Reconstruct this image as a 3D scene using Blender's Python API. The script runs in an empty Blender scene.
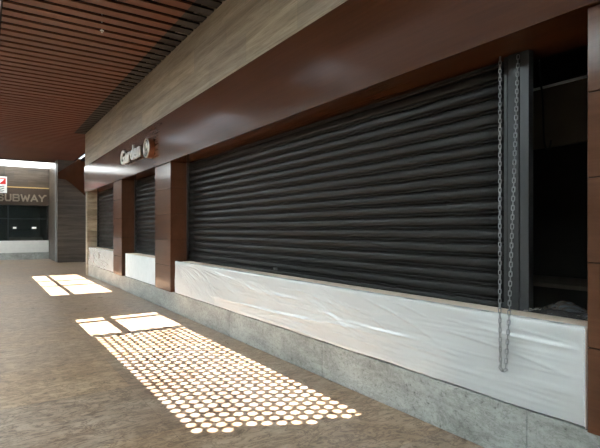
import bpy, bmesh, math, random
import numpy as np
from mathutils import Vector, Matrix
random.seed(7)
S = bpy.context.scene
C = S.collection
F, CX, HZ, EYE = 470.0, 300.0, 230.0, 1.55      # focal length in pixels, image centre, horizon row, eye height
CA, SA = 0.8307, 0.5567                          # heading of the view against the shopfront
# world: X runs into the shopfront, Y runs along it away from the viewer, Z is up, floor at 0

# ------------------------------------------------------------------ helpers
def box(bm, x0, x1, y0, y1, z0, z1):
    r = bmesh.ops.create_cube(bm, size=1.0, matrix=Matrix.Translation(((x0+x1)/2, (y0+y1)/2, (z0+z1)/2))
                              @ Matrix.Diagonal((abs(x1-x0), abs(y1-y0), abs(z1-z0), 1)))
    return r['verts']

def bbox(x0, x1, y0, y1, z0, z1, bev=0.0, seg=2):
    bm = bmesh.new(); box(bm, x0, x1, y0, y1, z0, z1)
    if bev: bmesh.ops.bevel(bm, geom=bm.edges[:], offset=bev, segments=seg, affect='EDGES', profile=0.5)
    return bm

def cyl(bm, p, q, r, seg=16):
    p, q = Vector(p), Vector(q); d = q-p
    m = Matrix.Translation((p+q)/2) @ d.to_track_quat('Z', 'Y').to_matrix().to_4x4()
    bmesh.ops.create_cone(bm, cap_ends=True, segments=seg, radius1=r, radius2=r, depth=d.length, matrix=m)

def tube(bm, pts, r, seg=8, closed=False):
    pts = [Vector(p) for p in pts]; n = len(pts); rings = []
    up = Vector((0, 0, 1)); prev = None
    for i, p in enumerate(pts):
        a = pts[(i-1) % n] if (closed or i > 0) else p
        b = pts[(i+1) % n] if (closed or i < n-1) else p
        t = (b-a).normalized()
        if prev is None:
            side = t.cross(up) if abs(t.dot(up)) < .95 else t.cross(Vector((1, 0, 0)))
        else:
            side = prev - t*prev.dot(t)
        side.normalize(); prev = side.copy(); o = t.cross(side)
        rings.append([bm.verts.new(p+side*(r*math.cos(2*math.pi*k/seg))+o*(r*math.sin(2*math.pi*k/seg))) for k in range(seg)])
    for i in range(n if closed else n-1):
        A, B = rings[i], rings[(i+1) % n]
        for k in range(seg):
            bm.faces.new((A[k], A[(k+1) % seg], B[(k+1) % seg], B[k]))
    if not closed:
        bm.faces.new(rings[0][::-1]); bm.faces.new(rings[-1])

def prism(bm, poly, d):                           # extrude a polygon (3-D points) along vector d
    a = [bm.verts.new(Vector(p)) for p in poly]; b = [bm.verts.new(Vector(p)+Vector(d)) for p in poly]
    n = len(a)
    bm.faces.new(a); bm.faces.new(b[::-1])
    for i in range(n): bm.faces.new((a[i], b[i], b[(i+1) % n], a[(i+1) % n]))

def obj(name, bm, mat, parent=None, smooth=False):
    if parent is not None: bmesh.ops.translate(bm, verts=bm.verts[:], vec=-Vector(parent['_w']))
    bmesh.ops.recalc_face_normals(bm, faces=bm.faces[:])
    me = bpy.data.meshes.new(name); bm.to_mesh(me); bm.free()
    if smooth:
        for p in me.polygons: p.use_smooth = True
        try: me.set_sharp_from_angle(angle=math.radians(40))
        except Exception: pass
    me.materials.append(mat)
    o = bpy.data.objects.new(name, me); C.objects.link(o)
    if parent is not None:
        o.parent = parent; o['_w'] = parent['_w']
    return o

def thing(name, label, cat, loc, group=None):
    o = bpy.data.objects.new(name, None); C.objects.link(o); o.location = loc; o.empty_display_size = .1
    o['_w'] = tuple(loc); o['label'] = label; o['category'] = cat
    if group: o['group'] = group
    return o

def tag(o, label, cat, group=None):
    o['label'] = label; o['category'] = cat
    if group: o['group'] = group
    return o

def struct(name, bm, mat, label=None):
    o = obj(name, bm, mat); o['kind'] = 'structure'
    if label: o['label'] = label
    return o

# ------------------------------------------------------------------ materials
class N:
    def __init__(self, name, rough=.5, spec=.5, metal=0.0, coat=0.0, coat_rough=.1, alpha=1.0):
        self.m = bpy.data.materials.new(name); self.m.use_nodes = True
        self.t = self.m.node_tree; self.b = self.t.nodes['Principled BSDF']
        i = self.b.inputs
        i['Roughness'].default_value = rough; i['Specular IOR Level'].default_value = spec
        i['Metallic'].default_value = metal; i['Coat Weight'].default_value = coat
        i['Coat Roughness'].default_value = coat_rough; i['Coat IOR'].default_value = 1.27; i['Alpha'].default_value = alpha
        self.tc = self.t.nodes.new('ShaderNodeTexCoord')
    def link(self, a, b): self.t.links.new(a, b)
    def mapped(self, scale, rot=(0, 0, 0), loc=(0, 0, 0)):
        mp = self.t.nodes.new('ShaderNodeMapping'); mp.inputs['Scale'].default_value = scale
        mp.inputs['Rotation'].default_value = rot; mp.inputs['Location'].default_value = loc
        self.link(self.tc.outputs['Object'], mp.inputs['Vector']); return mp.outputs['Vector']
    def noise(self, vec, scale=1, detail=6, rough=.6, dist=0.0):
        n = self.t.nodes.new('ShaderNodeTexNoise'); n.inputs['Scale'].default_value = scale
        n.inputs['Detail'].default_value = detail; n.inputs['Roughness'].default_value = rough
        n.inputs['Distortion'].default_value = dist
        self.link(vec, n.inputs['Vector']); return n.outputs['Fac']
    def ramp(self, fac, stops):
        r = self.t.nodes.new('ShaderNodeValToRGB'); e = r.color_ramp.elements
        while len(e) < len(stops): e.new(.5)
        for el, (p, c) in zip(e, stops): el.position = p; el.color = (*c, 1)
        self.link(fac, r.inputs['Fac']); return r.outputs['Color']
    def mix(self, fac, a, b, mode='MIX'):
        x = self.t.nodes.new('ShaderNodeMix'); x.data_type = 'RGBA'; x.blend_type = mode
        for s, v in ((x.inputs['Factor'], fac), (x.inputs[6], a), (x.inputs[7], b)):
            if isinstance(v, (int, float)): s.default_value = v
            elif isinstance(v, tuple): s.default_value = (*v, 1)
            else: self.link(v, s)
        return x.outputs[2]
    def color(self, c):
        if isinstance(c, tuple): self.b.inputs['Base Color'].default_value = (*c, 1)
        else: self.link(c, self.b.inputs['Base Color'])
        return self
    def bump(self, h, strength=.3, dist=.01):
        b = self.t.nodes.new('ShaderNodeBump'); b.inputs['Strength'].default_value = strength
        b.inputs['Distance'].default_value = dist
        self.link(h, b.inputs['Height']); self.link(b.outputs['Normal'], self.b.inputs['Normal']); return self

def flat(name, col, rough=.5, spec=.5, metal=0.0, **k):
    n = N(name, rough, spec, metal, **k); v = n.mapped((6, 6, 6)); f = n.noise(v, 1, 4)
    n.color(n.mix(f, tuple(c*.88 for c in col), tuple(min(1, c*1.1) for c in col))); return n.m

def wood(name, c0, c1, rough=.35, along='y', coat=.0, spec=.5):
    n = N(name, rough, spec, coat=coat, coat_rough=.14)
    sc = {'y': (40, 1.6, 40), 'z': (40, 40, 1.6), 'x': (1.6, 40, 40)}[along]
    lo = {'y': (3, .35, 3), 'z': (3, 3, .35), 'x': (.35, 3, 3)}[along]
    f = n.noise(n.mapped(sc), 1, 5, .65, .4); g = n.noise(n.mapped(lo), 1, 4, .5, .6)
    a = n.mix(f, c0, c1)
    n.color(n.mix(n.ramp(g, [(.3, (.72, .70, .68)), (.7, (1.12, 1.1, 1.08))]), (0, 0, 0), a, 'MULTIPLY') if False else
            n.mix(1.0, a, n.ramp(g, [(.3, (.74, .72, .70)), (.7, (1, 1, 1))]), 'MULTIPLY'))
    n.bump(f, .08, .002); return n.m

M = {}
M['fascia'] = wood('fascia_veneer', (.052, .0150, .0042), (.098, .034, .0115), .55, 'y', 1.0, .05)
M['column'] = wood('column_veneer', (.074, .029, .014), (.135, .061, .032), .5, 'y', 1.0, .08)
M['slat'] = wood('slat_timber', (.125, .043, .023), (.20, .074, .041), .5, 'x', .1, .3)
M['slat_shaded'] = wood('shaded_slat_timber', (.014, .011, .010), (.026, .021, .018), .6, 'x')  # slat colour with the shade beside the stone band put in
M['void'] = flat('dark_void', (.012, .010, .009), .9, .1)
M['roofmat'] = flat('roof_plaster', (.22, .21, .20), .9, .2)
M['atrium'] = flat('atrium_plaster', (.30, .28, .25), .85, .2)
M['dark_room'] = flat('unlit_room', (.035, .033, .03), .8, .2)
M['bulkhead'] = flat('dark_board', (.15, .125, .10), .7, .2)
M['steel_dark'] = flat('dark_steel', (.020, .022, .023), .45, .4)
M['steel_mid'] = flat('grey_steel', (.030, .033, .035), .4, .5)
M['galv'] = flat('galvanised_steel', (.27, .275, .28), .4, .5, .55)
M['brushed'] = flat('brushed_steel', (.62, .60, .56), .28, .5, .95)
M['copper'] = flat('copper_edge', (.35, .14, .07), .35, .5, .6)
M['black'] = flat('black_gloss', (.012, .012, .013), .3)
M['white_board'] = flat('white_board', (.82, .84, .835), .5, .4)
M['grey_board'] = flat('grey_white_board', (.72, .70, .67), .55, .3)
M['ledge'] = flat('raw_board', (.82, .68, .56), .7, .2)
M['brass'] = flat('golden_ledge', (.60, .40, .16), .4)
M['sprink'] = flat('white_metal', (.85, .85, .83), .35)
M['red'] = flat('red_enamel', (.55, .02, .02), .4)
M['letter_tan'] = flat('unlit_letter', (.30, .24, .18), .6)
M['sign_brown'] = flat('sign_board_brown', (.05, .028, .016), .6)

# shutter steel: dark, slightly dusty
n = N('shutter_steel', .42, .14, 0)
f = n.noise(n.mapped((2, .8, 3)), 1, 4, .6); g = n.noise(n.mapped((60, 60, 60)), 1, 3)
n.color(n.mix(1.0, n.ramp(f, [(.3, (.016, .0158, .0152)), (.7, (.031, .0305, .0295))]), n.ramp(g, [(.35, (.75, .75, .75)), (.6, (1, 1, 1))]), 'MULTIPLY'))
n.link(n.ramp(f, [(.3, (.34, .34, .34)), (.75, (.52, .52, .52))]), n.b.inputs['Roughness'])
M['shutter'] = n.m

# floor: travertine slabs
n = N('travertine_floor', .3, .4)
v = n.mapped((1, 1, 1)); sw = n.noise(n.mapped((1.1, 1.6, 1)), 1, 8, .72, 1.6)
fine = n.noise(n.mapped((7, 12, 9), (0, 0, .5)), 1, 9, .7, .6)
vein = n.noise(n.mapped((3.2, 7.5, 3), (0, 0, .6)), 1, 7, .7, 2.2)
br = n.t.nodes.new('ShaderNodeTexBrick'); br.offset = .0
for k, val in (('Scale', 1.0), ('Mortar Size', .003), ('Brick Width', 1.2), ('Row Height', 1.2), ('Mortar Smooth', .3)): br.inputs[k].default_value = val
br.inputs['Color1'].default_value = (.84, .84, .86, 1); br.inputs['Color2'].default_value = (1.0, .93, .82, 1); br.inputs['Mortar'].default_value = (.62, .58, .53, 1)
n.link(v, br.inputs['Vector'])
base = n.ramp(sw, [(.25, (.25, .160, .100)), (.48, (.43, .315, .228)), (.7, (.56, .455, .36))])
c2 = n.mix(1.0, base, n.ramp(fine, [(.30, (.30, .27, .25)), (.46, (.80, .78, .76)), (.66, (1.0, 1.0, 1.0))]), 'MULTIPLY')
c3 = n.mix(1.0, c2, n.ramp(vein, [(.42, (1, 1, 1)), (.48, (.45, .40, .36)), (.53, (1, 1, 1))]), 'MULTIPLY')
n.color(n.mix(1.0, c3, br.outputs['Color'], 'MULTIPLY')); n.bump(fine, .1, .002)
n.link(n.ramp(sw, [(.3, (.26, .26, .26)), (.7, (.40, .40, .40))]), n.b.inputs['Roughness'])
M['floor'] = n.m

# grey marble plinth
n = N('grey_marble', .5, .4)
a = n.noise(n.mapped((2.2, 1.6, 3.0), (.5, .0, .3)), 1, 8, .72, .4); b = n.noise(n.mapped((20, 22, 26)), 1, 6, .8, .3)
w = n.noise(n.mapped((3.0, 2.2, 7), (.9, .1, .2)), 1, 9, .8, .5)
c = n.mix(1.0, n.ramp(a, [(.3, (.25, .255, .235)), (.5, (.40, .405, .38)), (.7, (.52, .52, .49))]), n.ramp(b, [(.32, (.22, .22, .21)), (.44, (.82, .82, .82)), (.66, (1, 1, 1))]), 'MULTIPLY')
n.color(n.mix(1.0, c, n.ramp(w, [(.45, (1, 1, 1)), (.49, (.72, .72, .70)), (.53, (1, 1, 1))]), 'MULTIPLY')); n.bump(b, .25, .004)
M['marble'] = n.m

# vein-cut travertine blocks: streaks along the wall, running bond
def stone(name, lo, mid, hi, axis):
    n = N(name, .38, .45)
    if axis == 'y':  vs, rot, fs = (2, .55, 9), None, (10, 3.0, 60)
    else:            vs, rot, fs = (.55, 2, 9), None, (3.0, 10, 60)
    s = n.noise(n.mapped(vs), 1, 7, .68, .5); t = n.noise(n.mapped(fs), 1, 6, .7, .3)
    br = n.t.nodes.new('ShaderNodeTexBrick'); br.offset = .5
    for k, val in (('Scale', 1.0), ('Mortar Size', .0025), ('Brick Width', 1.25), ('Row Height', .38), ('Mortar Smooth', .2), ('Bias', 0.0)): br.inputs[k].default_value = val
    br.inputs['Color1'].default_value = (.78, .78, .80, 1); br.inputs['Color2'].default_value = (1, .97, .90, 1); br.inputs['Mortar'].default_value = (.6, .58, .55, 1)
    sep = n.t.nodes.new('ShaderNodeSeparateXYZ'); cmb = n.t.nodes.new('ShaderNodeCombineXYZ')
    n.link(n.tc.outputs['Object'], sep.inputs[0]); n.link(sep.outputs['Y' if axis == 'y' else 'X'], cmb.inputs['X']); n.link(sep.outputs['Z'], cmb.inputs['Y'])
    n.link(cmb.outputs[0], br.inputs['Vector'])
    c = n.ramp(s, [(.28, lo), (.5, mid), (.72, hi)])
    c = n.mix(1.0, c, n.ramp(t, [(.3, (.62, .6, .57)), (.5, (.93, .92, .9)), (.7, (1, 1, 1))]), 'MULTIPLY')
    n.color(n.mix(1.0, c, br.outputs['Color'], 'MULTIPLY')); n.bump(t, .15, .003); return n.m
M['stone'] = stone('vein_cut_travertine', (.22, .18, .125), (.42, .36, .27), (.60, .53, .42), 'y')
M['stone_dark'] = stone('brown_vein_cut_stone', (.036, .026, .019), (.095, .072, .054), (.17, .135, .105), 'x')

# thin milky polythene film
def film_mat(name, milk, gloss, rough):
    m = bpy.data.materials.new(name); m.use_nodes = True; t = m.node_tree; t.nodes.remove(t.nodes['Principled BSDF'])
    tr = t.nodes.new('ShaderNodeBsdfTransparent'); df = t.nodes.new('ShaderNodeBsdfDiffuse'); df.inputs['Color'].default_value = (.91, .93, .92, 1)
    gl = t.nodes.new('ShaderNodeBsdfGlossy'); gl.inputs['Roughness'].default_value = rough; gl.inputs['Color'].default_value = (.95, .97, 1, 1)
    lw = t.nodes.new('ShaderNodeFresnel'); lw.inputs['IOR'].default_value = gloss
    a = t.nodes.new('ShaderNodeMixShader'); a.inputs[0].default_value = milk; b = t.nodes.new('ShaderNodeMixShader')
    t.links.new(tr.outputs[0], a.inputs[1]); t.links.new(df.outputs[0], a.inputs[2])
    t.links.new(lw.outputs[0], b.inputs[0]); t.links.new(a.outputs[0], b.inputs[1]); t.links.new(gl.outputs[0], b.inputs[2])
    t.links.new(b.outputs[0], t.nodes['Material Output'].inputs['Surface']); return m
M['film'] = film_mat('polythene_film', .46, 1.72, .11)
M['film_clear'] = film_mat('clear_film', .05, 1.45, .1)
# frosted roof glazing: translucent
m = bpy.data.materials.new('frosted_glazing'); m.use_nodes = True; t = m.node_tree; t.nodes.remove(t.nodes['Principled BSDF'])
tr = t.nodes.new('ShaderNodeBsdfTranslucent'); tr.inputs['Color'].default_value = (.55, .57, .58, 1)
t.links.new(tr.outputs[0], t.nodes['Material Output'].inputs['Surface']); M['frosted'] = m
m2 = m.copy(); m2.name = 'fill_glazing'; m2.node_tree.nodes['Translucent BSDF'].inputs['Color'].default_value = (.88, .96, 1.0, 1); M['fill_opal'] = m2  # glazing of the added fill rooflight
# shop window glass, dark and reflective
n = N('shop_glass', .04, .5, alpha=.28); n.color((.03, .04, .04)); M['glass'] = n.m

def emit(name, col, st):
    m = bpy.data.materials.new(name); m.use_nodes = True; b = m.node_tree.nodes['Principled BSDF']
    b.inputs['Emission Color'].default_value = (*col, 1); b.inputs['Emission Strength'].default_value = st; return m
M['lamp_white'] = emit('small_lamp_glow', (1, .97, .9), 3.0)

# ------------------------------------------------------------------ heights and planes
Z_PL, Z_PANEL, Z_FB, Z_FT, Z_C = .368, .960, 2.846, 3.747, 4.884
X_F, X_ST, X_COL, X_PL, X_SH = 2.88, 2.90, 2.92, 2.95, 3.28
Y_END = 17.80

# ------------------------------------------------------------------ the setting
struct('floor', bbox(-10, 9, -6, 29.5, -.2, 0), M['floor'])
# slat ceiling with its dark backing
bm = bmesh.new(); y = 8.35-18*.287
while y < 25.9:
    x1 = 2.547 if y+.05 < Y_END else 3.6
    if y > .5: box(bm, .19, x1, y+.0475, y+.2395, Z_C, Z_C+.024)
    y += .287
struct('ceiling', bm, M['slat'])
bm = bmesh.new(); y = 8.35-18*.287              # slat ends by the stone band, ceiling shade painted as darker timber
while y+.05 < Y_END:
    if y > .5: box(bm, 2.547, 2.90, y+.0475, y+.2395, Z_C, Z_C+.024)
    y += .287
struct('slat_shade_strip', bm, M['slat_shaded'])
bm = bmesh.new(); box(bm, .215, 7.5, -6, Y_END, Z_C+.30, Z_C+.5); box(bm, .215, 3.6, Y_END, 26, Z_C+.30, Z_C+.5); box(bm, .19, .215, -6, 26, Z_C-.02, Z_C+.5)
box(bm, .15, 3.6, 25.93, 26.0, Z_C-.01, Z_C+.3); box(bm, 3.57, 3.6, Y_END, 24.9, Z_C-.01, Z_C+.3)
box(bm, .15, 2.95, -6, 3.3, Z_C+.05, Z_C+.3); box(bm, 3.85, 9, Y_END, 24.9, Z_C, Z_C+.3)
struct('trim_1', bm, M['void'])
# solid roof beside the rooflight, between its glazed bays
SH = 2.52                                        # sun travels this far in X from ceiling to floor
bm = bmesh.new()
box(bm, -2.55, 1.30-SH, -6, 28.5, Z_C, Z_C+.05)
box(bm, -10, -4.3, -6, 28.5, Z_C, Z_C+.05)
for a, b in ((-6, 3.0), (8.87, 12.45), (17.95, 26.0)): box(bm, 1.30-SH, .185, a, b, Z_C+.02, Z_C+.06)
struct('ceiling_atrium', bm, M['roofmat'])
# rooflight: frame bars and a perforated screen
xa, xb = 1.30-SH, 2.70-SH
bm = bmesh.new()
box(bm, 1.70-SH, 1.79-SH, 12.45, 17.95, Z_C+.05, Z_C+.09); box(bm, 1.74-SH, 1.85-SH, 7.34, 8.87, Z_C+.05, Z_C+.09)
for yy in (14.60, 16.0): box(bm, xa, xb, yy-.12, yy+.12, Z_C+.05, Z_C+.09)
box(bm, xa, xb, 8.48, 8.64, Z_C+.05, Z_C+.09); box(bm, xa, xb, 7.26, 7.42, Z_C+.05, Z_C+.09)
w1 = struct('window_1', bm, M['steel_dark'])
# perforated screen: hexagonal lattice of round holes
bm = bmesh.new(); P, R = .120, .0405; z = Z_C+.07
rows = int((xb-xa)/(P*.866)); cols = int((6.88-2.7)/P)+1
def near_edge(x): return 3.17-.36*((x+SH)-1.98)
for j in range(-1, rows+2):
    for i in range(-1, cols+1):
        cx = xa+P*.5+j*P*.866; cy = 6.88-P*.5-i*P-(P/2 if j % 2 else 0)
        solid = cy < near_edge(cx) or cy+R > 6.90 or cx-R < xa-.01 or cx+R > xb+.02
        hexv = [bm.verts.new((cx+P/math.sqrt(3)*math.cos(math.radians(60*k)), cy+P/math.sqrt(3)*math.sin(math.radians(60*k)), z)) for k in range(6)]
        if solid: bm.faces.new(hexv); continue
        ring = [bm.verts.new((cx+R*math.cos(math.radians(20*k)), cy+R*math.sin(math.radians(20*k)), z)) for k in range(18)]
        for k in range(6):
            q = [hexv[k], hexv[(k+1) % 6]] + [ring[(3*k+3-s) % 18] for s in range(4)]
            bm.faces.new(q)
bmesh.ops.remove_doubles(bm, verts=bm.verts[:], dist=.002)
for v in bm.verts:                               # the farther sheet of the screen has longer holes
    if v.co.y > 5.15: v.co.y = 5.15+(v.co.y-5.15)*1.25
w2 = struct('window_2', bm, M['steel_dark'])
sm = w2.modifiers.new('thickness', 'SOLIDIFY'); sm.thickness = .006
bm = bmesh.new()
box(bm, xa-.02, xb+.03, 2.4, 2.95, Z_C+.04, Z_C+.1); struct('trim_2', bm, M['steel_dark'])
# far rooflights, frosted, and one added rooflight for fill
struct('window_3', bbox(-10.0, 2.9, 26.0, 28.6, Z_C-.035, Z_C-.02), M['frosted'])
struct('fill_rooflight', bbox(-4.3, -2.55, -6, 26, Z_C+.02, Z_C+.04), M['fill_opal'])  # added rooflight out of view, put in as soft fill light
struct('window_4', bbox(3.6, 3.85, Y_END, 24.9, Z_C+.10, Z_C+.12), M['frosted'])
# outer walls of the atrium
bm = bmesh.new(); box(bm, -10.2, -10, -6, 29.5, 0, 5.5); struct('wall_left', bm, M['atrium'])
bm = bmesh.new(); box(bm, -10, 9, -6.2, -6, 0, 5.4); struct('wall_back', bm, M['atrium'])
# far wall above and beside the far shop
bm = bmesh.new(); box(bm, -10, 2.9, 28.55, 29.2, 3.76, 5.4); box(bm, -10, -3.4, 28.55, 29.2, 0, 3.76); struct('wall_far', bm, M['stone_dark'])
# stone pier at the end of the passage
bm = bbox(2.86, 8.0, 24.9, 29.2, 0, Z_C+.3, .012, 1); struct('wall_far_pier', bm, M['stone_dark'])
# stone band over the shopfront, with its end pilaster
bm = bmesh.new(); box(bm, X_ST, 3.6, -6, Y_END, Z_FT, Z_C+.3); box(bm, X_COL, 3.6, 17.50, Y_END, 0, Z_FT)
struct('wall_right', bm, M['stone'])
# veneered fascia with soffit
bm = bmesh.new(); box(bm, X_F, 3.5, -6, Y_END+.005, Z_FB, Z_FT); struct('trim_3', bm, M['fascia'])
# marble plinth in slabs
bm = bmesh.new(); y = 17.48
while y > -6:
    box(bm, X_PL, 3.6, max(-6, y-2.25)+.003, y, 0, Z_PL); y -= 2.25
bmesh.ops.bevel(bm, geom=bm.edges[:], offset=.004, segments=1, affect='EDGES'); struct('baseboard_right', bm, M['marble'])
# unlit shop interior behind the shutters
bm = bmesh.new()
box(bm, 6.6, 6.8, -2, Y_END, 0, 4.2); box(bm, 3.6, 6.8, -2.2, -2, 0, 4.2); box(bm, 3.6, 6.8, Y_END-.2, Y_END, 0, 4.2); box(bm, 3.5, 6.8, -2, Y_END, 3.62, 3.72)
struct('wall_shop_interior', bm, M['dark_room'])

# ------------------------------------------------------------------ columns
def column(y0, y1, label, x0=X_COL):
    t = thing('wood_clad_column', label, 'column', ((x0+X_SH)/2, (y0+y1)/2, Z_PL), 'wood clad columns of the shopfront')
    h = (Z_FB-Z_PL)/5
    for k in range(5):
        obj('cladding_panel', bbox(x0, X_SH+.1, y0, y1, Z_PL+k*h+.002, Z_PL+(k+1)*h-.002, .003, 1), M['column'], t)
    obj('core', bbox(x0+.006, X_SH+.09, y0+.006, y1-.006, Z_PL+.001, Z_FB-.001), M['void'], t)
    return t
column(.93, 1.345, 'dark wood clad column at the right edge of the picture, beside the dark doorway')
column(8.77, 9.74, 'wood clad column with a pale sheen at its top, left of the widest shutter')
column(12.60, 13.55, 'wood clad column farther along, between the two narrow shutters')

# ------------------------------------------------------------------ roller shutters
def shutter(y0, y1, label, lock_y, rail_w=.03):
    t = thing('roller_shutter', label, 'shutter', (X_SH, (y0+y1)/2, Z_PANEL+.005), 'closed roller shutters of the shopfront')
    pitch = .112; zb, zt = Z_PANEL+.034, Z_FB
    prof = []; zz = zb                              # profile of the curtain, bottom to top: curved slats between rolled hinges
    while zz < zt:
        prof += [(X_SH+.018, zz), (X_SH+.018, zz+.011), (X_SH-.006, zz+.013), (X_SH-.010, zz+.018), (X_SH-.006, zz+.024),
                 (X_SH+.018, zz+.026), (X_SH+.018, zz+.036), (X_SH-.003, zz+.038), (X_SH-.010, zz+.044), (X_SH-.014, zz+.060), (X_SH-.015, zz+.076),
                 (X_SH-.013, zz+.092), (X_SH-.008, zz+.104), (X_SH-.001, zz+.110)]
        zz += pitch
    prof = [p for p in prof if p[1] < zt-.002]
    bm = bmesh.new(); nseg = 24; prev = None
    for k in range(nseg+1):
        yy = y0+.02+(y1-y0-.04)*k/nseg
        ring = [bm.verts.new((px, yy, pz)) for px, pz in prof]
        if prev:
            for a in range(len(prof)-1): bm.faces.new((prev[a], prev[a+1], ring[a+1], ring[a]))
        prev = ring
    cu = obj('curtain', bm, M['shutter'], t, smooth=False)
    for p in cu.data.polygons: p.use_smooth = True
    cu.data.set_sharp_from_angle(angle=math.radians(50))
    md = cu.modifiers.new('thickness', 'SOLIDIFY'); md.thickness = .003; md.offset = 1
    obj('bottom_bar', bbox(X_SH-.022, X_SH+.022, y0+.02, y1-.02, Z_PANEL+.006, Z_PANEL+.036, .005), M['steel_dark'], t)
    for a in (y0, y1-rail_w):
        obj('guide_rail', bbox(X_SH-.045, X_SH+.04, a, a+rail_w, Z_PANEL+.006, Z_FB-.002, .004), M['steel_dark'], t)
    lk = obj('lock', bbox(X_SH-.035, X_SH-.021, lock_y-.05, lock_y+.05, Z_PANEL+.05, Z_PANEL+.084, .004), M['galv'], t)
    bm = bmesh.new(); cyl(bm, (X_SH-.048, lock_y, Z_PANEL+.067), (X_SH-.034, lock_y, Z_PANEL+.067), .010, 14); obj('keyhole_cylinder', bm, M['brushed'], lk, True)
    return t
shutter(2.05, 8.765, 'wide black roller shutter behind the long film-wrapped counter', 5.45)
shutter(9.745, 12.595, 'narrow black roller shutter above the plain white counter panel', 10.7)
shutter(13.555, 17.49, 'farthest black roller shutter, next to the stone pilaster', 15.2)

# steel post at the end of the wide shutter
t = thing('steel_post', 'dark steel post between the wide shutter and the dark doorway', 'post', (3.27, 1.97, Z_PANEL))
obj('web', bbox(3.235, 3.30, 1.885, 1.955, Z_PANEL+.004, Z_FB-.001, .004), M['steel_mid'], t)
obj('flange', bbox(3.228, 3.30, 1.956, 2.044, Z_PANEL+.004, Z_FB-.001, .003), M['steel_dark'], t)

# ------------------------------------------------------------------ counters
def counter(y0, y1, label, front):
    t = thing('counter', label, 'counter', ((X_PL+3.25)/2, (y0+y1)/2, Z_PL), 'white counters under the shutters')
    obj('front_panel', bbox(X_PL+.006, X_PL+.03, y0, y1, Z_PL+.018, Z_PANEL-.002, .003), front, t)
    obj('top_board', bbox(X_PL+.010, 3.255, y0, y1, Z_PANEL-.034, Z_PANEL, .004), M['ledge'], t)
    obj('side_panel', bbox(X_PL+.03, 3.38, y0, y0+.024, Z_PL+.004, Z_PANEL-.034), front, t)
    obj('side_panel', bbox(X_PL+.03, 3.38, y1-.024, y1, Z_PL+.004, Z_PANEL-.034), front, t)
    obj('edge_strip', bbox(X_PL+.0, X_PL+.02, y0-.007, y0, Z_PL+.004, Z_PANEL-.002, .002), M['ledge'], t)
    return t
counter(1.372, 8.58, 'long white counter under the wide shutter, wrapped in plastic film', M['white_board'])
counter(9.78, 12.36, 'plain white counter panel between the two left wood columns', M['white_board'])
counter(13.60, 17.44, 'short white film-wrapped counter nearest the stone pilaster', M['white_board'])

# polythene film over the counters
def film(y0, y1, label, creases, seed, ny, ragged=.006, top_depth=.20, humps=()):
    rs = np.random.RandomState(seed)
    Zt, Zb = Z_PANEL+.006, Z_PL+.018
    nz, nt = 64, 14
    ys = np.linspace(y0, y1, ny); zs = np.linspace(Zb, Zt, nz)
    Yg, Zg = np.meshgrid(ys, zs, indexing='ij')
    H = np.zeros_like(Yg)
    for (a, b, c, d, amp, wd, bow) in creases:
        L = math.hypot(c-a, d-b)+1e-6; ux, uz = (c-a)/L, (d-b)/L
        s = (Yg-a)*ux+(Zg-b)*uz; q = -(Yg-a)*uz+(Zg-b)*ux
        u = np.clip(s/L, 0, 1); q = q-bow*4*u*(1-u)
        env = np.clip(np.minimum(s/L, 1-s/L)*5+.25, 0, 1)*(s > -.02*L)*(s < 1.02*L)
        wloc = .8*wd*(.55+.9*u)
        H += .72*amp*env*np.exp(-(q/wloc)**2)
    for k in range(14):                             # loose undulation
        H += .0012*np.sin(Yg*rs.uniform(2, 9)+Zg*rs.uniform(-14, 14)+rs.uniform(0, 6))
    edge = np.clip((Zg-Zb)/.05, 0, 1); top = np.clip((Zt-Zg)/.02, 0, 1)
    X = X_PL-.004-np.clip(.006+H, .0, .028)*(.4+.6*top)
    Zlow = Zg-(1-edge)*ragged*(np.sin(Yg*3.1+seed)+.6*np.sin(Yg*7.7))*.5
    bm = bmesh.new()
    grid = []
    xt = np.linspace(0, top_depth, nt)
    tz = rs.uniform(-1, 1, 8)
    for i in range(ny):
        col = [bm.verts.new((X[i, j], Yg[i, j], Zlow[i, j])) for j in range(nz)]
        x_s, z_s = X[i, -1], Zt
        for k in range(1, nt):
            u = k/(nt-1); yy = ys[i]
            lift = .004+.004*abs(math.sin(yy*5+k*.5+tz[0]))+.003*abs(math.sin(yy*13.+tz[1]+k))
            for (hy, hw, hh) in humps: lift += hh*math.exp(-((yy-hy)/hw)**2)*math.sin(math.pi*min(1, u*1.0+.08))
            reach = top_depth*(1+.12*math.sin(yy*3.3+tz[2])+.06*math.sin(yy*9+tz[3]))
            col.append(bm.verts.new((x_s+.01+reach*u, yy, z_s+lift)))
        grid.append(col)
    for i in range(ny-1):
        for j in range(len(grid[0])-1):
            bm.faces.new((grid[i][j], grid[i+1][j], grid[i+1][j+1], grid[i][j+1]))
    o = obj('plastic_sheet', bm, M['film']); 
    for p in o.data.polygons: p.use_smooth = True
    tag(o, label, 'plastic sheet', 'plastic films over the counters'); return o

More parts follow.
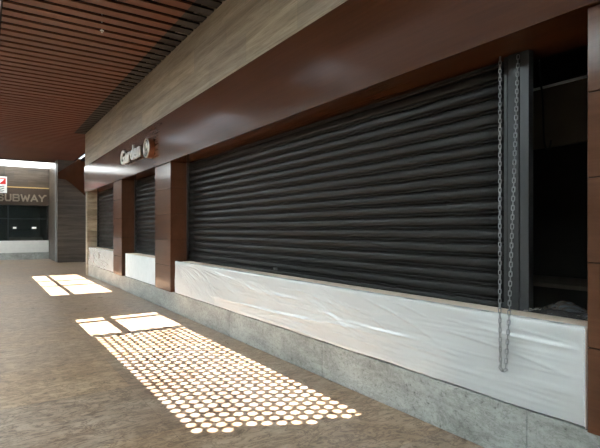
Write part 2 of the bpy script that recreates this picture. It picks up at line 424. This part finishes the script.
rs = random.Random(3); cr = []
for k in range(30):                                # folds fanning out of the far top corner
    a = math.radians(rs.uniform(8, 78)); L = rs.uniform(.5, 1.9)
    s = rs.uniform(0.0, .25); yy = 8.50-s*math.cos(a)-rs.uniform(0, 1.2)*(k % 2); zz = .94-s*math.sin(a)*.4
    e = max(.38, zz-L*math.sin(a)*.55)
    cr.append((yy, zz, yy-L*math.cos(a)-.2, e, rs.uniform(.006, .012), rs.uniform(.006, .010), rs.uniform(-.06, .0)))
for k in range(30):                                # diagonal folds hanging from the top edge
    yy = rs.uniform(2.4, 7.6); L = rs.uniform(.4, 1.2); dz = rs.uniform(.08, .30); zz = rs.uniform(.72, .95)
    cr.append((yy, zz, yy-L, zz-dz, rs.uniform(.004, .010), rs.uniform(.006, .013), rs.uniform(-.05, .03)))
for k in range(46):                                # long almost level pulls
    yy = rs.uniform(1.9, 6.6); L = rs.uniform(.5, 2.2); zz = rs.uniform(.40, .92)
    cr.append((yy, zz, max(1.42, yy-L), zz+rs.uniform(-.05, .06), rs.uniform(.003, .009), rs.uniform(.005, .014), rs.uniform(-.02, .02)))
for k in range(5):                                 # long swag from the left foot to the right
    cr.append((7.6-k*.5, .50-.02*k, 2.2, .47+.05*k, .008, .014, -.05))
film(1.372, 8.57, 'creased clear plastic film stretched over the long counter under the wide shutter', cr, 2, 1200, top_depth=.022)
cr = []
for k in range(14):
    yy = rs.uniform(14.2, 17.3); L = rs.uniform(.3, 1.2); zz = rs.uniform(.55, .94)
    cr.append((yy, zz, max(13.65, yy-L), max(.4, zz-rs.uniform(.05, .4)), rs.uniform(.006, .012), rs.uniform(.012, .022), rs.uniform(-.05, .03)))
film(13.62, 17.43, 'creased plastic film over the short counter beside the stone pilaster', cr, 5, 260, top_depth=.022)

# loose bunched clear film on the ledge of the dark doorway
bm = bmesh.new(); G = []
for i in range(49):
    yy = 1.375+(1.86-1.375)*i/48; row = []
    for k in range(25):
        u = k/24; xx = 3.10+.26*u
        h = .075*math.exp(-((yy-1.66+.06*u)/.11)**2)*math.sin(math.pi*u)**.8+.012*abs(math.sin(yy*40+u*9))*math.sin(math.pi*u)+.008*abs(math.sin(u*22+yy*17))
        row.append(bm.verts.new((xx, yy, Z_PANEL+.022+h)))
    G.append(row)
for i in range(48):
    for k in range(24): bm.faces.new((G[i][k], G[i+1][k], G[i+1][k+1], G[i][k+1]))
o = obj('plastic_film_heap', bm, M['film_clear']); tag(o, 'clear plastic film bunched up on the ledge of the dark doorway', 'plastic film')
for p in o.data.polygons: p.use_smooth = True

# ------------------------------------------------------------------ hoist chain: one loop hanging from the soffit
LP, LO, WR = .0325, .0455, .0033                   # link pitch, outer length, wire radius
def link_mesh():
    bm = bmesh.new(); pts = []; hw = .0085; hl = LO/2-hw-WR
    for k in range(9): a = math.pi*k/8; pts.append((hw*math.cos(a), 0, hl+hw*math.sin(a)))
    for k in range(9): a = math.pi+math.pi*k/8; pts.append((hw*math.cos(a), 0, -hl+hw*math.sin(a)))
    tube(bm, pts, WR, 8, True); return bm
XC = 2.897
def strand_pts():                                  # from the soffit, over the counter's front edge, loop, and back
    zt, ze, zb = Z_FB-.006, 1.00, .622
    A0, A1, A2 = Vector((3.19, 2.081, zt)), Vector((2.905, 1.897, ze)), Vector((XC, 1.885, zb))
    B2, B1, B0 = Vector((XC, 1.849, zb)), Vector((2.905, 1.828, ze)), Vector((3.19, 1.936, zt))
    L = [A0.lerp(A1, k/150) for k in range(150)]+[A1.lerp(A2, k/40) for k in range(41)]
    c = (A2+B2)/2; R_ = (A2.y-B2.y)/2
    L += [Vector((XC, c.y+R_*math.cos(a), zb-R_*math.sin(a))) for a in [math.pi*q/12 for q in range(1, 12)]]
    L += [B2.lerp(B1, k/40) for k in range(41)]+[B1.lerp(B0, k/150) for k in range(1, 151)]
    return L
pts = strand_pts(); cum = [0]
for a, b in zip(pts, pts[1:]): cum.append(cum[-1]+(b-a).length)
def at(s):
    for i in range(len(cum)-1):
        if cum[i+1] >= s:
            u = (s-cum[i])/(cum[i+1]-cum[i]+1e-9); return pts[i].lerp(pts[i+1], u), (pts[i+1]-pts[i]).normalized()
    return pts[-1], Vector((0, 0, 1))
ch = thing('hoist_chain', 'galvanised steel chain hanging in a long loop in front of the wide shutter', 'chain', (3.19, 2.0, Z_FB-.006))
nl = int(cum[-1]/LP); base_me = None; order = []
for k in range(nl):
    pp, tt = at((k+.5)*LP)
    yax = Vector((0, 1, 0)); xax = yax.cross(tt).normalized(); yax = tt.cross(xax)
    Rm = Matrix((xax, yax, tt)).transposed().to_4x4()
    Mx = Matrix.Translation(pp) @ Rm @ Matrix.Rotation(math.radians(30) if k % 2 else math.radians(120), 4, 'Z')
    order.append((pp.z, Mx))
order.sort(key=lambda p: p[0])
for k, (zz, Mx) in enumerate(order[:100]):
    if base_me is None:
        bm = link_mesh(); base_me = bpy.data.meshes.new('link'); bmesh.ops.recalc_face_normals(bm, faces=bm.faces[:]); bm.to_mesh(base_me); bm.free()
        base_me.materials.append(M['galv'])
        for p in base_me.polygons: p.use_smooth = True
    o = bpy.data.objects.new('link', base_me); C.objects.link(o); o.parent = ch; o['_w'] = ch['_w']
    o.matrix_local = Matrix.Translation(-Vector(ch['_w'])) @ Mx
bm = bmesh.new()
for zz, Mx in order[100:]:
    b2 = link_mesh(); b2.transform(Mx); me = bpy.data.meshes.new('tmp'); b2.to_mesh(me); b2.free(); bm.from_mesh(me); bpy.data.meshes.remove(me)
o = obj('upper_links', bm, M['galv'], ch, True); o['kind'] = 'stuff'

# ------------------------------------------------------------------ dark doorway contents
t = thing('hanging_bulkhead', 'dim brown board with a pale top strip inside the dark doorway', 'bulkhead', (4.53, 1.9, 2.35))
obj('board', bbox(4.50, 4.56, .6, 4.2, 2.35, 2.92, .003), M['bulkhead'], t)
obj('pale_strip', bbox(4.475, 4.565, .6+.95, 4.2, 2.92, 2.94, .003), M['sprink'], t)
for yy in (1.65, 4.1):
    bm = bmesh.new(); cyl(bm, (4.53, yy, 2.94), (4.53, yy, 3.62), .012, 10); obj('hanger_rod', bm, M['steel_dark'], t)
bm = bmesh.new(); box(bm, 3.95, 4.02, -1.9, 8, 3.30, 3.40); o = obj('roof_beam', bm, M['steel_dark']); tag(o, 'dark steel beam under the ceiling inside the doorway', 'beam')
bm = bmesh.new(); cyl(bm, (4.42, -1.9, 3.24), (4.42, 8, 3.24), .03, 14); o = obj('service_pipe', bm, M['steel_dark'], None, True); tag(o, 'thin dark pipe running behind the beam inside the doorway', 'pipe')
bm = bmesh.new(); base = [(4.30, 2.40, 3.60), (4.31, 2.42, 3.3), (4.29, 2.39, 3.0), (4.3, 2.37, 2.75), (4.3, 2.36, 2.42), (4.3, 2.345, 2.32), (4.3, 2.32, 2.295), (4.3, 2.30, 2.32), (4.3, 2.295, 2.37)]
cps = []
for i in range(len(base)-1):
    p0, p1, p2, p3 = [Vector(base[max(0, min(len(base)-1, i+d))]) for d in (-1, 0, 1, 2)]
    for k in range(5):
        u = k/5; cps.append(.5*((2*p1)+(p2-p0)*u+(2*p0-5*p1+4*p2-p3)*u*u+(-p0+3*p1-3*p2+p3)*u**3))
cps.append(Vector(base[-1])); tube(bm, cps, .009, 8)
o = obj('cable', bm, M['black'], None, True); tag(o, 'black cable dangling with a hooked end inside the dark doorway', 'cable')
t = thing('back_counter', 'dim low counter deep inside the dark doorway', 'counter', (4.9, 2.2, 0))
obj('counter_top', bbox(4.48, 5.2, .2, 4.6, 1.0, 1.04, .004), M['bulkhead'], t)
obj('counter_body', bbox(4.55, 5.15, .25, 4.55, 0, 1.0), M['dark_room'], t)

# ------------------------------------------------------------------ lettering
def glyph(ch_, size, ext, bev=.0):
    cu = bpy.data.curves.new('glyph', 'FONT'); cu.body = ch_; cu.size = size; cu.extrude = ext; cu.offset = bev
    o = bpy.data.objects.new('glyph', cu); C.objects.link(o)
    dg = bpy.context.evaluated_depsgraph_get(); me = bpy.data.meshes.new_from_object(o.evaluated_get(dg))
    bpy.data.objects.remove(o); bpy.data.curves.remove(cu); return me

def word(parent, text, start, adv, up, nrm, height, total, ext, mat, off=0.0, bold=0.0):
    """letters laid from start along adv; each is a part of the sign"""
    ms = []; x = 0
    for c in text:
        me = glyph(c, 1.0, .5, bold); co = np.empty(len(me.vertices)*3); me.vertices.foreach_get('co', co); co = co.reshape(-1, 3)
        ms.append((me, co, co[:, 0].min(), co[:, 0].max())); 
    cap = ms[0][1][:, 1].max()-max(0, ms[0][1][:, 1].min()); gap = .06
    W = sum(b-a for _, _, a, b in ms)+gap*(len(ms)-1)
    sx, sy = total/W, height/cap
    for me, co, a, b in ms:
        out = [Vector(start)+Vector(adv)*((p[0]-a+x)*sx)+Vector(up)*(p[1]*sy)+Vector(nrm)*(off+(p[2]+.5)*ext)-Vector(parent['_w']) for p in co]
        for v, p in zip(me.vertices, out): v.co = p
        me.name = 'letter'; me.materials.clear(); me.materials.append(mat)
        bm = bmesh.new(); bm.from_mesh(me); bmesh.ops.remove_doubles(bm, verts=bm.verts[:], dist=1e-5); bmesh.ops.recalc_face_normals(bm, faces=bm.faces[:]); bm.to_mesh(me); bm.free()
        o = bpy.data.objects.new('letter', me); C.objects.link(o); o.parent = parent; o['_w'] = parent['_w']
        x += b-a+gap

# steel letters and the round emblem on the fascia
t = thing('shop_letters', 'steel raised letters on the wood fascia, left of the round emblem', 'sign', (X_F, 11.6, 3.17))
word(t, 'Garden', (X_F, 12.17, 3.165), (0, -1, 0), (0, 0, 1), (-1, 0, 0), .33, 1.75, .045, M['brushed'], off=.045, bold=.02)
for yy in (12.0, 11.4, 10.75):
    bm = bmesh.new(); cyl(bm, (X_F-.06, yy, 3.28), (X_F+.004, yy, 3.28), .012, 8); obj('standoff_pin', bm, M['black'], t)
t = thing('round_sign', 'round steel emblem with a dark copper rim on the wood fascia', 'sign', (X_F, 9.84, 3.04))
c0 = (9.84, 3.245); Rr = .205
bm = bmesh.new(); cyl(bm, (X_F-.10, *c0), (X_F, *c0), Rr, 48); obj('drum', bm, M['copper'], t, True)
bm = bmesh.new(); cyl(bm, (X_F-.106, *c0), (X_F-.10, *c0), Rr-.012, 48); obj('face_disc', bm, M['steel_dark'], t, True)
bm = bmesh.new(); tube(bm, [(X_F-.108, c0[0]+(Rr-.014)*math.cos(2*math.pi*k/48), c0[1]+(Rr-.014)*math.sin(2*math.pi*k/48)) for k in range(48)], .015, 8, True); obj('ring', bm, M['brushed'], t, True)
bm = bmesh.new()
tube(bm, [(X_F-.110, c0[0]+.02-.075*math.sin(a*1.0)*(1 if True else 0), c0[1]+.125-.25*k/24) for k in range(25) for a in [2*math.pi*k/24]], .018, 8)
tube(bm, [(X_F-.110, c0[0]+.085*math.cos(a)-.0, c0[1]+.085*math.sin(a)) for a in [2*math.pi*k/24 for k in range(24)]], .010, 8, True)
obj('emblem', bm, M['brushed'], t, True)

# ------------------------------------------------------------------ ceiling sprinkler
t = thing('sprinkler_head', 'tiny white sprinkler between the slats of the wooden ceiling', 'sprinkler', (1.62, 8.30, Z_C-.03))
bm = bmesh.new(); cyl(bm, (1.62, 8.35, Z_C-.005), (1.62, 8.35, Z_C+.30), .012, 12); obj('pipe', bm, M['sprink'], t, True)
bm = bmesh.new(); cyl(bm, (1.62, 8.35, Z_C-.012), (1.62, 8.35, Z_C-.004), .032, 20); obj('escutcheon', bm, M['sprink'], t, True)
bm = bmesh.new(); cyl(bm, (1.62, 8.35, Z_C-.04), (1.62, 8.35, Z_C-.012), .007, 10); cyl(bm, (1.62, 8.35, Z_C-.043), (1.62, 8.35, Z_C-.040), .018, 16); obj('deflector', bm, M['brushed'], t, True)

# ------------------------------------------------------------------ far shop
Yf = 28.45
bm = bmesh.new(); box(bm, -3.4, 2.86, Yf, 29.2, 0, Z_PL); struct('baseboard_far', bm, M['marble'])
t = thing('far_counter', 'grey white counter panel of the far shop at the end of the passage', 'counter', (0, Yf+.1, Z_PL))
obj('front_panel', bbox(-3.3, 2.84, Yf+.01, Yf+.05, Z_PL+.003, Z_PANEL, .004), M['grey_board'], t)
obj('top_board', bbox(-3.3, 2.84, Yf+.012, Yf+.35, Z_PANEL, Z_PANEL+.03, .004), M['grey_board'], t)
bm = bmesh.new(); box(bm, -3.4, 2.86, Yf+.0, 29.2, Z_FB, Z_FT); struct('trim_4', bm, M['sign_brown'])
bm = bmesh.new(); box(bm, -3.4, 2.86, Yf-.03, Yf+.09, Z_FT, Z_FT+.05); struct('trim_5', bm, M['brass'])
bm = bmesh.new(); box(bm, -3.4, 2.86, 33.8, 34, 0, 3.9); box(bm, -3.6, -3.4, 29.2, 34, 0, 3.9); box(bm, 2.86, 3.06, 29.2, 34, 0, 3.9); box(bm, -3.4, 2.86, 29.2, 34, 3.75, 3.9); box(bm, -3.4, 2.86, 29.2, 34, -.1, 0.0); struct('wall_far_shop', bm, M['dark_room'])
bm = bmesh.new()
for xx in (-1.3, 1.0, 2.80): box(bm, xx-.03, xx+.03, Yf+.12, Yf+.18, Z_PANEL+.03, Z_FB)
box(bm, -3.3, 2.84, Yf+.12, Yf+.18, 2.12, 2.17); w5 = struct('window_5', bm, M['black'])
bm = bmesh.new(); box(bm, -3.3, 2.84, Yf+.145, Yf+.155, Z_PANEL+.03, Z_FB); gl = obj('pane', bm, M['glass'], None); gl.parent = w5
t = thing('wall_letters', 'unlit tan capital letters on the dark sign board of the far shop', 'sign', (1.5, Yf, 3.0))
STROKES = {                                        # heavy block letters, unit box
 'S': [[(.95, .80), (.80, 1), (.2, 1), (.05, .85), (.05, .66), (.2, .54), (.8, .46), (.95, .34), (.95, .15), (.8, 0), (.2, 0), (.05, .20)]],
 'U': [[(.05, 1), (.05, .2), (.22, 0), (.78, 0), (.95, .2), (.95, 1)]],
 'B': [[(.05, 0), (.05, 1), (.75, 1), (.92, .88), (.92, .64), (.75, .53), (.05, .53)], [(.75, .53), (.95, .40), (.95, .14), (.78, 0), (.05, 0)]],
 'W': [[(0, 1), (.24, 0), (.5, .8), (.76, 0), (1, 1)]],
 'A': [[(0, 0), (.5, 1), (1, 0)], [(.22, .3), (.78, .3)]],
 'Y': [[(.5, 0), (.5, .45), (0, 1)], [(.5, .45), (1.0, 1), (1.22, 1)]]}
def stroke_letter(c, x0, z0, w, h, th):
    bm = bmesh.new()
    for line in STROKES[c]:
        P_ = [Vector((x0+a*w, 0, z0+b*h)) for a, b in line]
        for a, b in zip(P_, P_[1:]):
            d = (b-a).normalized(); q = Vector((-d.z, 0, d.x))*th/2; e = d*th*.42
            prism(bm, [(p.x, Yf-.055, p.z) for p in (a-e+q, b+e+q, b+e-q, a-e-q)], (0, .05, 0))
    return bm
xx = .52
for c, wd in (('S', .25), ('U', .25), ('B', .28), ('W', .36), ('A', .28), ('Y', .25)):
    obj('letter', stroke_letter(c, xx, 3.07, wd, .31, .072), M['letter_tan'], t); xx += wd+.09
t = thing('blade_sign', 'white square sign with red and dark marks hanging before the far shop', 'sign', (.55, 28.0, 3.42))
obj('board', bbox(.18, .92, 27.97, 28.03, 3.42, 4.24, .006), M['sprink'], t)
bm = bmesh.new(); box(bm, .23, .87, 27.955, 27.97, 3.86, 4.16); obj('red_field', bm, M['red'], t)
bm = bmesh.new()
prism(bm, [(.42, 27.945, 3.92), (.62, 27.945, 3.90), (.80, 27.945, 4.10), (.58, 27.945, 4.12)], (0, .01, 0)); obj('white_mark', bm, M['sprink'], t)
bm = bmesh.new()
for k in range(3): tube(bm, [(.30+.5*j/16, 27.962, 3.54+.09*k+.035*math.sin(j/16*math.pi*2+k)) for j in range(17)], .017, 6)
obj('dark_stripes', bm, M['steel_dark'], t)
bm = bmesh.new(); cyl(bm, (.3, 28, 4.24), (.3, 28, 5.0), .012, 8); obj('hanger', bm, M['steel_dark'], t)
bm = bmesh.new(); cyl(bm, (.8, 28, 4.24), (.8, 28, 5.0), .012, 8); obj('hanger', bm, M['steel_dark'], t)
# inside the far shop
t = thing('display_cabinet', 'dim display cabinet behind the glass of the far shop', 'cabinet', (1.9, 30.2, 0))
obj('body', bbox(1.05, 2.7, 29.9, 30.5, 0.002, 1.15, .01), M['bulkhead'], t)
obj('glass_top', bbox(1.08, 2.67, 29.95, 30.45, 1.15, 1.62, .01), M['glass'], t)
for xx, w_, lab in ((1.35, .16, 'small bright lamp behind the far shop glass, the left of two'), (2.28, .22, 'small bright lamp behind the far shop glass, the right of two')):
    q = thing('strip_lamp', lab, 'lamp', (xx, 30.2, 1.62), 'small lamps inside the far shop')
    obj('housing', bbox(xx-w_/2-.01, xx+w_/2+.01, 30.15, 30.25, 1.625, 1.65, .003), M['steel_dark'], q)
    obj('diffuser', bbox(xx-w_/2, xx+w_/2, 30.13, 30.15, 1.55+.07, 1.72, .004), M['lamp_white'], q)

# pale metal corner strips on the pier
bm = bmesh.new(); box(bm, 2.83, 2.859, 25.2, 25.75, 0.02, Z_C); struct('trim_6', bm, M['galv'])
# wood-clad sloping soffit that meets the pier
def onY(x, y, Y):
    t_ = (x-CX)/F; X = Y*(SA+CA*t_)/(CA-SA*t_); D = CA*Y+SA*X
    return (X, Y, EYE+(HZ-y)*D/F)
bm = bmesh.new(); pl = [onY(*p, 24.80) for p in ((58, 172.5), (73, 163.0), (79, 157.5), (90, 149.5), (90, 200), (83, 193.5), (72, 184), (66, 179.5), (58.3, 178.5))]
for i, p in enumerate(pl): pl[i] = (p[0], p[1], min(p[2], Z_C+.28))
prism(bm, pl, (0, .10, 0)); struct('trim_8', bm, M['fascia'], 'reddish wood cladding with slanted edges on the far stone pier')

# ------------------------------------------------------------------ light
su = bpy.data.lights.new('sun', 'SUN'); su.energy = 70.0; su.angle = math.radians(.25); su.color = (1, .96, .90)
so = bpy.data.objects.new('sun', su); C.objects.link(so)
so.rotation_euler = Vector((SH/(Z_C+.07), 0, -1)).to_track_quat('-Z', 'Y').to_euler()
sp = bpy.data.lights.new('far_downlight', 'SPOT'); sp.energy = 60; sp.spot_size = math.radians(60); sp.spot_blend = .6; sp.color = (1, .72, .38); sp.shadow_soft_size = .05
so = bpy.data.objects.new('far_downlight', sp); C.objects.link(so); so.location = (2.15, 28.2, 4.95); so.rotation_euler = (math.radians(14), 0, 0)
W = bpy.data.worlds.new('sky'); S.world = W; W.use_nodes = True
bg = W.node_tree.nodes['Background']; bg.inputs['Color'].default_value = (.80, .90, 1.0, 1); bg.inputs['Strength'].default_value = 3.0

# ------------------------------------------------------------------ camera
cam = bpy.data.cameras.new('camera'); cam.sensor_width = 36; cam.lens = F/600*36; cam.shift_y = (HZ-224)/600
co = bpy.data.objects.new('camera', cam); C.objects.link(co); co.location = (0, 0, EYE)
co.rotation_euler = (math.radians(90), 0, -math.atan2(SA, CA)); cam.clip_end = 200
S.camera = co
S.view_settings.view_transform = 'Standard'; S.view_settings.look = 'None'; S.view_settings.gamma = 1
S.view_settings.use_curve_mapping = False; S.view_settings.exposure = -0.42
S.cycles.use_denoising = True; S.cycles.max_bounces = 12; S.cycles.diffuse_bounces = 6; S.cycles.transparent_max_bounces = 12
S.cycles.sample_clamp_indirect = 30.0
for o in bpy.data.objects:
    if '_w' in o: del o['_w']
